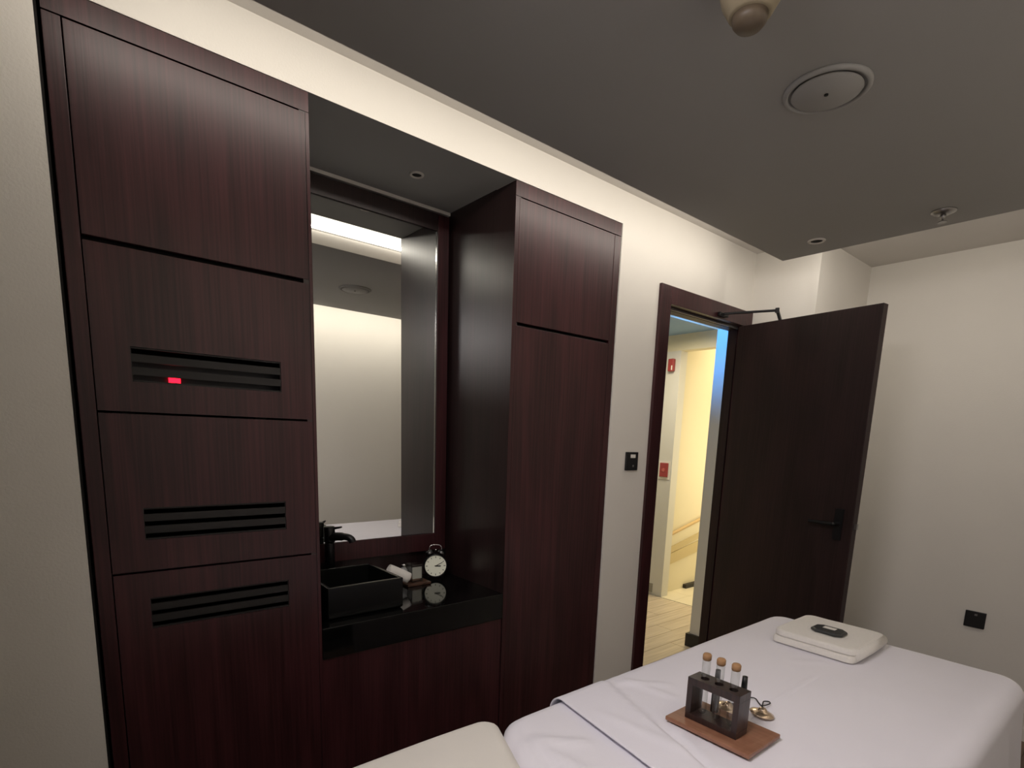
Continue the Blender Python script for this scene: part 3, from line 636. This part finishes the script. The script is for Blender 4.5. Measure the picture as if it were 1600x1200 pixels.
# ------------------------------------------------------------------ corridor and stair hall beyond the door
HX = 4.4
cf = struct('corridor_floor', boxes((2.1, HX, 0.1, 1.95, -0.05, 0)), M_GAP)
y = 0.1; k = 0
while y < 1.9:
    x = 2.1 - (k * .43) % 1.1
    while x < HX:
        a, b = max(x, 2.1), min(x + 1.1, HX - .012)
        if b - a > 0.03: obj('plank', boxes((a + .0015, b - .0015, y + .0015, y + .1485, -0.001, 0.005)), M_PLANK, cf)
        x += 1.1
    y += 0.15; k += 1
hf = struct('hall_floor', boxes((HX, 6.3, 0.43, 1.42, -0.05, 0.0)), M_GAP)
for i in range(7):
    for jn in range(4):
        x = HX + .0 + i * .27; y = .44 + jn * .25
        obj('tile', boxes((x + .001, x + .269, y + .001, min(y + .249, 1.4), -.001, .004)), M_TILE, hf)
for i in range(16):
    obj('mosaic_tile', boxes((HX - .011, HX - .001, .45 + i * .06, .45 + i * .06 + .035, -.001, .0055)), M_SOCK, cf)
struct('ceiling_corridor', boxes((2.1, HX, 0.44, 1.95, 2.417, 2.47)), mat('blue_grey_ceiling', (0.24, 0.36, 0.50), .8, noise_amt=.02))
struct('ceiling_bulkhead', boxes((2.1, 6.3, 0.0855, 0.44, 2.224, 2.75)), M_YWALL)
struct('wall_corridor_pier', boxes((3.5, 6.3, 0.0855, 0.438, 0, 2.224)), M_CORR)
struct('baseboard_pier', boxes((3.48, 6.3, 0.0856, 0.458, 0.001, 0.10)), M_SKIRT)
struct('wall_corridor_back', boxes((2.1, HX, 1.9, 1.95, 0, 2.417)), M_CORR)
struct('wall_corridor_left', boxes((2.05, 2.1, 0.0855, 1.95, 0, 2.417)), M_CORR)
struct('wall_portal', boxes((HX, HX + .1, 1.32, 1.95, 0, 2.277)), M_CORR)
struct('trim_7', boxes((HX, HX + .1, 0.44, 1.95, 2.2772, 2.75)), M_YWALL)
struct('wall_hall_side', boxes((HX + .1, 6.3, 1.4, 1.45, 0, 2.75)), M_YWALL)
struct('wall_hall_end', boxes((6.25, 6.3, 0.44, 1.4, 0, 2.75)), M_YWALL)
struct('ceiling_hall', boxes((HX + .1, 6.3, 0.44, 1.45, 2.75, 2.8)), M_YWALL)
hr = obj('stair_handrail', tube([(4.52, 1.36, .595), (6.1, 1.36, .595 + 1.58 * .23)], .016, 12), M_TANW, base=(4.52, 1.36, .595))
tag(hr, 'pale wooden handrail rising along the yellow stair hall wall', 'handrail')
def band(name, z0, z1, s):
    bm = bmesh.new(); v = []
    for x in (4.5, 6.25):
        for yy in (1.388, 1.3998):
            for zz in (z0, z1): v.append(bm.verts.new((x, yy, zz + (x - 4.53) * s)))
    for f in ((0, 1, 3, 2), (4, 6, 7, 5), (0, 4, 5, 1), (2, 3, 7, 6), (0, 2, 6, 4), (1, 5, 7, 3)): bm.faces.new([v[i] for i in f])
    return struct(name, bm, mat(name + '_paint', (.58, .48, .27), .7, noise_amt=.03))
band('trim_4', .385, .445, .22); band('trim_5', .275, .385, .17)
struct('trim_6', boxes((4.88, 5.3, 1.36, 1.3995, .005, .045)), M_SKIRT)
al = thing('fire_alarm', 'red fire alarm sounder high on the corridor pier', 'alarm', (HX, 1.408, 2.15))
obj('body', boxes((HX - .04, HX - .0005, 1.368, 1.425, 2.10, 2.21)), M_RED, al, bevel=.008, seg=3)
obj('lens', boxes((HX - .043, HX - .0405, 1.374, 1.384, 2.110, 2.150)), M_WHITE, al)
cp = thing('fire_call_point', 'red fire call point on white plate halfway up the corridor pier', 'call point', (HX, 1.405, 1.21))
obj('plate', boxes((HX - .006, HX - .0005, 1.333, 1.455, 1.128, 1.295)), M_WHITE, cp)
obj('box', boxes((HX - .022, HX - .0065, 1.350, 1.438, 1.150, 1.280)), M_RED, cp, bevel=.005)
obj('button', lathe([(0, 0), (.016, 0), (.016, .004), (0, .004)], 20, T((HX - .0225, 1.394, 1.215)) @ Matrix.Rotation(-PI / 2, 4, 'Y')), mat('faded_red', (.5, .12, .10), .5, noise_amt=.05), cp)
ou = obj('corridor_outlet', boxes((HX - .008, HX - .0005, 1.425, 1.50, .03, .115)), M_SOCK, bevel=.002, base=(HX, 1.46, .03))
tag(ou, 'grey outlet plate low on the corridor pier near the floor', 'outlet')
